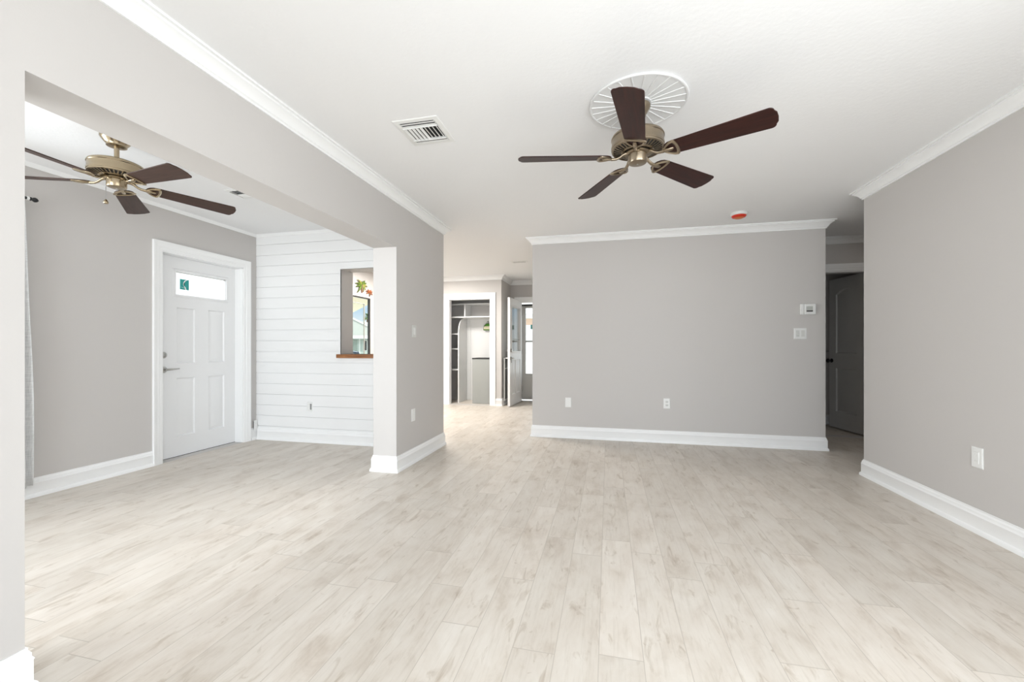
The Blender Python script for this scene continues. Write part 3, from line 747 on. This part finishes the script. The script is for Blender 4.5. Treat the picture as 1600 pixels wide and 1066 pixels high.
# ceiling registers
def louvre(mb, p0, p1, tilt, w, z):
    """thin tilted slat from p0 to p1 (2-D)"""
    a = Vector(p0); b = Vector(p1); d = (b - a).normalized(); n = Vector((-d.y, d.x))
    dx, dz = math.cos(tilt) * w / 2, math.sin(tilt) * w / 2
    q = [(*(a + n * dx), z + dz), (*(b + n * dx), z + dz), (*(b - n * dx), z - dz), (*(a - n * dx), z - dz)]
    t = .0012
    mb.add(q + [(x, y, zz - t) for x, y, zz in q], [(0, 1, 2, 3), (7, 6, 5, 4), (0, 4, 5, 1), (1, 5, 6, 2), (2, 6, 7, 3), (3, 7, 4, 0)])
def register(loc, sx, sy, label, rows=9, ends=2, rot=0):
    t = thing('ceiling_vent', loc, label, 'ceiling vent', rot=(0, 0, R(rot)))
    hx, hy = sx / 2, sy / 2; b = .026
    lo = [(-hx, -hy), (hx, -hy), (hx, hy), (-hx, hy)]
    MB().sweep(lo, [(0, 0), (0, -.003), (.003, -.005), (b, -.008), (b + .003, -.007), (b + .003, 0)], lambda x, y, h: (x, y, h), closed=True).build('frame', M['plate'], t, smooth=20)
    MB().box(-hx + .01, hx - .01, -hy + .01, hy - .01, -.0015, 0).build('backing', M['dark'], t, smooth=0)
    ix, iy = hx - b - .004, hy - b - .004
    e_ = .030
    mb = MB()
    for k in range(ends):
        y = -iy + e_ * (k + .5) * .8; louvre(mb, (-ix, y), (ix, y), R(4), .014, -.0075)
        y = iy - e_ * (k + .5) * .8; louvre(mb, (-ix, y), (ix, y), R(-4), .014, -.0075)
    mb.box(-ix, -ix + .003, -iy, iy, -.0095, -.0015); mb.box(ix - .003, ix, -iy, iy, -.0095, -.0015)
    if ends: tag(mb.build('louvre_bank', M['plate'], t, smooth=0), 'long louvres along both ends with side rails')
    y0, y1 = -iy + ends * e_ * .8, iy - ends * e_ * .8
    mb = MB()
    for k in range(rows):
        x = -ix + 2 * ix * (k + .5) / rows
        louvre(mb, (x, y0), (x, y1), R(-30 if k < rows / 2 else 30), .0145, -.009)
    mb.box(-ix, ix, y0 - .002, y0 + .002, -.016, -.0015); mb.box(-ix, ix, y1 - .002, y1 + .002, -.016, -.0015)
    tag(mb.build('louvre_bank', M['plate'], t, smooth=0), 'short louvres across the middle')
    return t
register((-1.112, 2.395, CEIL), .285, .305, 'square white ceiling vent with many louvres left of the medallion')
register((-3.07, 2.995, CEIL), .20, .26, 'white ceiling vent in the left room half hidden by the header', rows=6, ends=0, rot=-90)
register((-1.36, 6.37, CEIL), .26, .13, 'small white ceiling vent in the kitchen beyond the pillar', rows=6, ends=1)

# smoke detector with a red dust cover
sd = thing('smoke_detector', (1.275, 4.56, CEIL), 'round smoke detector with a red orange cover on the ceiling near far wall', 'smoke detector')
MB().lathe([(.001, 0), (.074, 0), (.076, -.004), (.076, -.022), (.068, -.028), (.001, -.028)], seg=40).build('base', M['plate'], sd, smooth=40)
mb = MB().lathe([(.001, -.026), (.066, -.026), (.067, -.031), (.060, -.043), (.046, -.049), (.001, -.050)], seg=40)
cv = mb.build('cover', M['red'], sd, smooth=40)
MB().lathe([(.001, -.049), (.043, -.0495), (.036, -.054), (.001, -.055)], seg=32).build('cover_face', M['orange'], cv, smooth=40)

# ------------------------------------------------------------------ plates, outlets, switches, thermostat
def frame_on(kind, x, y, z):
    """location and rotation so that local X runs along the wall, local -Y points into the room"""
    rot = {'far': 0, 'left': R(90), 'right': R(-90), 'door': R(90), 'shiplap': 0}[kind]
    return (x, y, z), (0, 0, rot)
def plate_mb(w, h, d=.006):
    mb = MB(); lo = rect(-w / 2, w / 2, -h / 2, h / 2)
    n = 4; vv = [(a, 0, b) for a, b in lo] + [(a, -d * .6, b) for a, b in lo] + [(a, -d, b) for a, b in inset(lo, .005)]
    ff = [(0, 1, 5, 4), (1, 2, 6, 5), (2, 3, 7, 6), (3, 0, 4, 7), (4, 5, 9, 8), (5, 6, 10, 9), (6, 7, 11, 10), (7, 4, 8, 11), (8, 9, 10, 11), (3, 2, 1, 0)]
    return mb.add(vv, ff)
def outlet(kind, x, y, z, label, style='duplex', w=.072, h=.116, group='wall outlets', plate='plate'):
    loc, rot = frame_on(kind, x, y, z)
    t = thing('wall_outlet', loc, label, 'wall outlet', group, rot)
    plate_mb(w, h).build('plate', M[plate], t, smooth=0)
    if style == 'blank':
        for zz in (-.042, .042): MB().lathe([(.001, -.006), (.0035, -.006), (.0035, -.0072), (.001, -.0074)], 0, 0, 10, axis='Y', cz=zz).build('screw', M['plategrey'], t)
        return t
    if style == 'duplex':
        for zz in (-.0195, .0195):
            pts = [(.017 * math.cos(a), zz + max(-.0125, min(.0125, .017 * math.sin(a)))) for a in [2 * PI * k / 20 for k in range(20)]]
            s = MB().prism(pts, lambda a, b: (a, -.005, b), lambda a, b: (a, -.0085, b)).build('socket', M['plategrey'], t, smooth=0)
            mb = MB().box(-.0075, -.0055, -.0092, -.0086, zz - .004, zz + .005); mb.box(.0055, .0075, -.0092, -.0086, zz - .004, zz + .005); mb.box(-.002, .002, -.0092, -.0086, zz - .010, zz - .006)
            mb.build('slot', M['slot'], s, smooth=0)
    else:
        s = MB().box(-.0165, .0165, -.0085, -.005, -.0335, .0335).build('socket', M['plate'], t, smooth=0, bevel=.001)
        for zz in (-.019, .019):
            mb = MB().box(-.0075, -.0055, -.0092, -.0086, zz - .004, zz + .005); mb.box(.0055, .0075, -.0092, -.0086, zz - .004, zz + .005)
            mb.build('slot', M['plategrey'], s, smooth=0)
    return t
outlet('far', -.472, FY, .431, 'plain white blank-looking wall plate low on the left of the far wall', 'blank')
outlet('far', .657, FY, .453, 'white duplex outlet low in the middle of the far wall', 'duplex')
outlet('right', XR, 3.02, .445, 'white rectangular outlet low on the right wall', 'decora', .078, .122)
outlet('left', W1, 3.635, .455, 'white outlet plate low on the side of the end pillar', 'blank')
t = outlet('shiplap', -3.365, SH0, .412, 'white outlet on the shiplap boards with a dark gap at its right', 'none', .066, .104)
for ch in list(t.children):
    if ch.name.startswith('socket'):
        for c2 in list(ch.children): bpy.data.objects.remove(c2)
        bpy.data.objects.remove(ch)
MB().box(-.020, .012, -.018, -.005, -.034, .034).build('socket', M['plate'], t, bevel=.002)
MB().box(.0125, .026, -.0085, -.0055, -.034, .034).build('gap', M['slot'], t, smooth=0)
t = outlet('door', XL, 4.122, .172, 'white outlet standing off the wall beside side door casing corner', 'none', .050, .118)
t.location.x = XL + .020
MB().box(-.014, .014, 0, .020, -.045, .045).build('back_box', M['slot'], t, smooth=0)

sw = thing('light_switch', (W1, 3.652, 1.254), 'white light switch plate at chest height on the end pillar', 'light switch', 'light switches', (0, 0, R(90)))
plate_mb(.085, .116).build('plate', M['plategrey'], sw, smooth=0)
MB().box(-.0165, .0165, -.009, -.005, -.0335, .0335).build('rocker', M['plate'], sw, bevel=.0015)
sw = thing('light_switch', (2.013, FY, 1.247), 'white two-gang light switch under the thermostat on the far wall', 'light switch', 'light switches')
plate_mb(.122, .118).build('plate', M['plate'], sw, smooth=0)
mb = MB().box(-.041, -.009, -.0075, -.005, -.034, .034); mb.build('rocker', M['plategrey'], sw, bevel=.001)
MB().box(-.027, -.021, -.018, -.007, -.012, .004).build('toggle', M['plate'], sw)
MB().box(.008, .040, -.0085, -.005, -.034, .034).build('rocker', M['plategrey'], sw, bevel=.001)
th = thing('thermostat', (2.08, FY, 1.507), 'white thermostat with a small display on the far wall', 'thermostat')
mb = MB(); lo = rect(-.072, .072, -.060, .060)
MB().box(-.074, .074, -.012, 0, -.059, .059).build('wall_plate', M['plategrey'], th, bevel=.004)
bd = MB().box(-.036, .072, -.026, -.010, -.056, .056).build('body', M['plate'], th, bevel=.004)
MB().box(-.074, -.038, -.022, -.010, -.058, .058).build('cover', M['plate'], th, bevel=.005)
MB().box(-.018, .042, -.0272, -.0262, -.028, .030).build('screen', M['screen'], bd, smooth=0)
MB().box(-.018, .042, -.0278, -.0273, -.028, -.014).build('screen_strip', M['screendark'], bd, smooth=0)

# ------------------------------------------------------------------ closet contents
su = thing('closet_shelving', (-2.89, 8.24, 0), 'white built-in closet shelves with a curved divider panel', 'shelving')
pts = [(7.76, 0), (8.248, 0), (8.248, 1.685), (8.06, 1.685)]
for k in range(1, 9):
    a = PI / 2 + PI / 2 * k / 8
    pts.append((8.06 + .30 * math.cos(a), 1.385 + .30 * math.sin(a)))
mb = MB().prism([(y - 8.24, z) for y, z in pts], lambda y, z: (-.010, y, z), lambda y, z: (.010, y, z))
mb.build('divider', M['shelf'], su, smooth=40)
for z in (.652, 1.065, 1.364): MB().box(-.70, -.011, -.44, .005, z - .011, z + .011).build('shelf', M['shelf'], su, smooth=0)
MB().box(-.70, .84, -.46, .005, 1.687, 1.709).build('long_shelf', M['shelf'], su, smooth=0)
MB().box(.075, .100, -.35, .005, 1.710, 1.955).build('upper_divider', M['shelf'], su, smooth=0)
MB().box(-.70, .84, -.35, .005, 1.956, 1.976).build('upper_shelf', M['shelf'], su, smooth=0)
MB().box(.052, .095, -.010, .0, .02, 1.68).build('batten', M['shelf'], su, smooth=0)
MB().box(.011, .832, .001, .008, .0, 1.686).build('back_panel', M['shelf'], su, smooth=0)
cb = thing('storage_cabinet', (-2.37, 7.71, 0), 'waist-high grey cabinet with a black top edge standing in the closet', 'cabinet')
MB().box(-.215, .19, 0, .42, 0, .868).build('body', M['cabinet'], cb, bevel=.003)
MB().box(-.218, .193, -.006, .425, .869, .892).build('top', M['black'], cb, bevel=.003)
gh = thing('hanging_bag', (-2.41, 8.20, 1.62), 'small green bell-shaped bag with a cream band hanging in the closet', 'hanging bag')
prof = [(-.080, -.165), (.080, -.165), (.084, -.150), (.080, -.118), (.066, -.082), (.040, -.050), (.016, -.035), (-.016, -.035), (-.040, -.050), (-.066, -.082), (-.080, -.118), (-.084, -.150)]
MB().prism(prof, lambda a, b: (a, .0, b), lambda a, b: (a, -.03, b)).build('body', M['green'], gh, bevel=.008)
MB().box(-.082, .082, -.033, -.0305, -.150, -.090).build('band', M['cream'], gh)
MB().sweep(prof[::-1], [(0, -.002), (0, .034), (.007, .034), (.007, -.002)], lambda a, b, h: (a, -h, b), closed=True).build('edging', M['olive'], gh)
MB().tube([(.018 * math.cos(a), -.015, -.016 + .020 * math.sin(a)) for a in [2 * PI * k / 16 for k in range(16)]], .005, 8, closed=True).build('loop', M['olive'], gh)
hk = MB().tube([(-2.41, 8.249, 1.63), (-2.41, 8.18, 1.63), (-2.41, 8.172, 1.64)], .004, 8).build('wall_hook', M['nickel'])
tag(hk, 'small metal hook holding the green bag in the closet', 'hook')

gp = thing('framed_panel', (RX + .034, 7.74, .09), 'low grey panel in a white frame behind the open front door', 'panel')
MB().sweep(rect(-.16, .19, .0, .81), [(0, 0), (0, .022), (.022, .022), (.022, 0)], lambda u, z, h: (h - .010, u, z), closed=True).build('frame', M['gateframe'], gp, smooth=0)
MB().box(-.006, .004, -.14, .17, .02, .79).build('panel', M['gatepanel'], gp, smooth=0)
mb = MB().box(-.008, .014, -.14, .17, .60, .612); mb.build('rail', M['gateframe'], gp, smooth=0)

# ------------------------------------------------------------------ palm ornaments over the kitchen window
def palm_ornament(loc, s, leaf, leaf2, label, angles, lean=0.0):
    t = thing('palm_ornament', loc, label, 'ornament', 'palm tree ornaments')
    for i, (a, l) in enumerate(angles):
        mb = MB(); a = R(a)
        n = 8; vv = []; ff = []
        for k in range(n + 1):
            q = k / n; r = l * s * q
            bend = -.25 * q * q * l * s
            wv = s * .12 * math.sin(PI * min(1, .08 + .92 * q) ** .8) * (1 if k < n else 0) + .001
            cy, cz = r * math.cos(a), r * math.sin(a) + bend
            ny, nz = -math.sin(a), math.cos(a)
            x = .012 + .030 * math.sin(PI * q) * s * 4
            for sgn in (1, 0, -1):
                vv.append((x + (.008 if sgn == 0 else 0), cy + sgn * ny * wv, cz + sgn * nz * wv))
        for k in range(n):
            for j in range(2): ff.append((k * 3 + j, k * 3 + j + 1, k * 3 + j + 4, k * 3 + j + 3))
        mb.add(vv, ff)
        f = mb.build('frond', leaf2 if i % 3 == 2 else leaf, t, smooth=60)
        sm = f.modifiers.new('thick', 'SOLIDIFY'); sm.thickness = .003
    t.scale = (1, 1.5, 1)
    MB().tube([(.02, 0, 0), (.016, lean * .5, -.5 * s), (.012, lean, -1.0 * s)], [.012 * s / .12, .014 * s / .12, .010 * s / .12], 8).build('trunk', M['bark'], t)
    return t
palm_ornament((XL, 6.31, 2.165), .132, M['frond'], M['frondlight'], 'green palm tree ornament above the kitchen window',
              [(62, 1.0), (38, .95), (128, 1.0), (165, .95), (195, .9), (8, .85), (235, 1.05), (290, .75), (325, .7), (90, .6)], .012)
palm_ornament((XL, 6.545, 2.07), .075, M['rust'], M['rust'], 'orange palm tree ornament above the kitchen window',
              [(60, .9), (25, 1.0), (120, .9), (160, 1.0), (200, .9), (340, .9), (300, .6)], .01)

# ------------------------------------------------------------------ outdoors
g = MB().box(-130, 60, -60, 140, -.32, -.20).build('ground', M['concrete'], smooth=0)
struct(g, 'pale sunlit ground outside the house', 'ground')
poly = [(-4.27, 4.6), (-4.27, 8.02), (-7.1, 11.2), (-9.6, 14.0), (-12.5, 12.5), (-9.0, 4.6)]
ov = MB().prism(poly, lambda x, y: (x, y, 2.36), lambda x, y: (x, y, 2.52)).build('roof_overhang', M['soffit'], smooth=0)
struct(ov, 'cream soffit of the carport roof outside the kitchen window', 'roof overhang')
ps = MB().box(-10.6, -10.45, 11.9, 12.05, -.2, 2.36).build('carport_post', M['housewhite'], smooth=0)
struct(ps, 'white post holding the carport roof', 'post')

ca_, sa_ = math.cos(R(YAW)), math.sin(R(YAW))
def ray(px, d):
    lat = (px - 800) / F_PX * d
    return ca_ * lat - sa_ * d, sa_ * lat + ca_ * d
hx, hy = ray(565, 45.0)
hrot = math.atan2(hy, hx) - PI / 2
hs = thing('house', (hx, hy, -.2), 'pale green neighbour house with a light roof seen through the kitchen window', 'house', rot=(0, 0, hrot))
MB().box(-10, 7, 0, 8, 0, 2.55).build('wall', M['stucco'], hs, smooth=0)
mb = MB().prism([(-.7, 2.50), (4.0, 4.25), (8.7, 2.50), (8.7, 2.35), (-.7, 2.35)], lambda y, z: (-10.6, y, z), lambda y, z: (7.6, y, z)); mb.build('roof', M['rooftile'], hs, smooth=0)
MB().box(-10.7, 7.7, -.80, -.69, 2.22, 2.56).build('fascia', M['housewhite'], hs, smooth=0)
gb = MB().prism([(-5.2, 2.56), (-1.1, 4.55), (3.0, 2.56)], lambda x, z: (x, -.62, z), lambda x, z: (x, 4.0, z)).build('gable', M['rooftile'], hs, smooth=0)
MB().sweep([(3.15, 2.45), (-1.1, 4.58), (-5.35, 2.45)], [(0, 0), (0, .09), (.17, .09), (.17, 0)], lambda x, z, h: (x, -.62 - h, z)).build('rake_board', M['housewhite'], gb, smooth=0)
wn_ = MB().box(.20, .52, -.02, .01, .95, 2.0).build('window', M['carglass'], hs, smooth=0)
MB().sweep(rect(.20, .52, .95, 2.0)[::-1], [(0, 0), (0, .03), (.07, .03), (.07, 0)], lambda x, z, h: (x, -h, z), closed=True).build('window_frame', M['housewhite'], wn_, smooth=0)
MB().box(-3.6, -.45, -.03, .01, 0, 2.1).build('garage_door', mat('garage_door_green', (0.24, 0.30, 0.26), .7), hs, smooth=0)
MB().box(-.28, -.14, -.03, .01, 0, 2.2).build('pilaster', M['housewhite'], hs, smooth=0)

oh = thing('house', (-8.5, 45, -.2), 'peach neighbour house with white garage door beyond the storm door glass', 'house')
MB().box(-9, 9, 0, 8, 0, 4.45).build('wall', mat('peach_stucco', (0.66, 0.48, 0.37), .85), oh, smooth=0)
MB().box(-9.6, 9.6, -.8, 8.6, 4.45, 4.95).build('fascia', M['housewhite'], oh, smooth=0)
MB().prism([(-.7, 4.95), (4.0, 6.8), (8.5, 4.95)], lambda y, z: (-9.6, y, z), lambda y, z: (9.6, y, z)).build('roof', M['shelf'], oh, smooth=0)
MB().box(-6.5, 5.5, -.06, .01, 0, 3.75).build('garage_door', M['shelf'], oh, smooth=0)

cxx, cyy = ray(556, 40.0)
car = thing('car', (cxx, cyy, -.2), 'dark car parked before the neighbour house', 'car', rot=(0, 0, hrot))
side = [(-4.2, .35), (.28, .35), (.36, .55), (.32, .80), (.18, .92), (-.85, 1.02), (-1.5, 1.48), (-3.2, 1.50), (-4.0, 1.05), (-4.3, .95), (-4.32, .5)]
MB().prism(side, lambda x, z: (x, -.85, z), lambda x, z: (x, .85, z)).build('body', M['carpaint'], car, bevel=.06)
MB().prism([(-.98, 1.03), (-1.52, 1.43), (-3.1, 1.44), (-3.7, 1.06)], lambda x, z: (x, -.865, z), lambda x, z: (x, .865, z)).build('side_window', M['carglass'], car, smooth=0)
for x in (-.5, -3.4):
    for y in (-.80, .62):
        MB().lathe([(.001, 0), (.33, 0), (.33, .18), (.001, .18)], x, y, 24, axis='Y', cz=.33).build('wheel', M['tyre'], car)
for y in (-.72, .50): MB().box(.22, .345, y, y + .22, .66, .80).build('headlight', M['headlight'], car, bevel=.02)

px_, py_ = ray(574, 62.0)
pt = thing('palm_tree', (px_, py_, -.2), 'round-headed palm tree rising behind the neighbour house', 'palm tree')
MB().tube([(0, 0, 0), (.1, 0, 2.8), (0, 0, 5.75)], [.20, .15, .13], 12).build('trunk', M['bark'], pt)
random.seed(4)
mb = MB()
for k in range(46):
    az = random.uniform(0, 2 * PI); el = random.uniform(-.9, 1.3)
    L = random.uniform(.62, .85); d = Vector((math.cos(az) * math.cos(el), math.sin(az) * math.cos(el), math.sin(el)))
    sd_ = d.cross(Vector((0, 0, 1))).normalized() * .16
    c0 = Vector((0, 0, 5.85)); tip = c0 + d * L + Vector((0, 0, -.18))
    midp = c0 + d * L * .6
    up_ = sd_.cross(d).normalized() * .02
    mb.add([c0, midp + sd_, tip, midp - sd_, midp + up_, midp - up_ * 1.5], [(0, 1, 4), (1, 2, 4), (2, 3, 4), (3, 0, 4), (1, 0, 5), (2, 1, 5), (3, 2, 5), (0, 3, 5)])
mb.build('fronds', M['palmleaf'], pt, smooth=0)
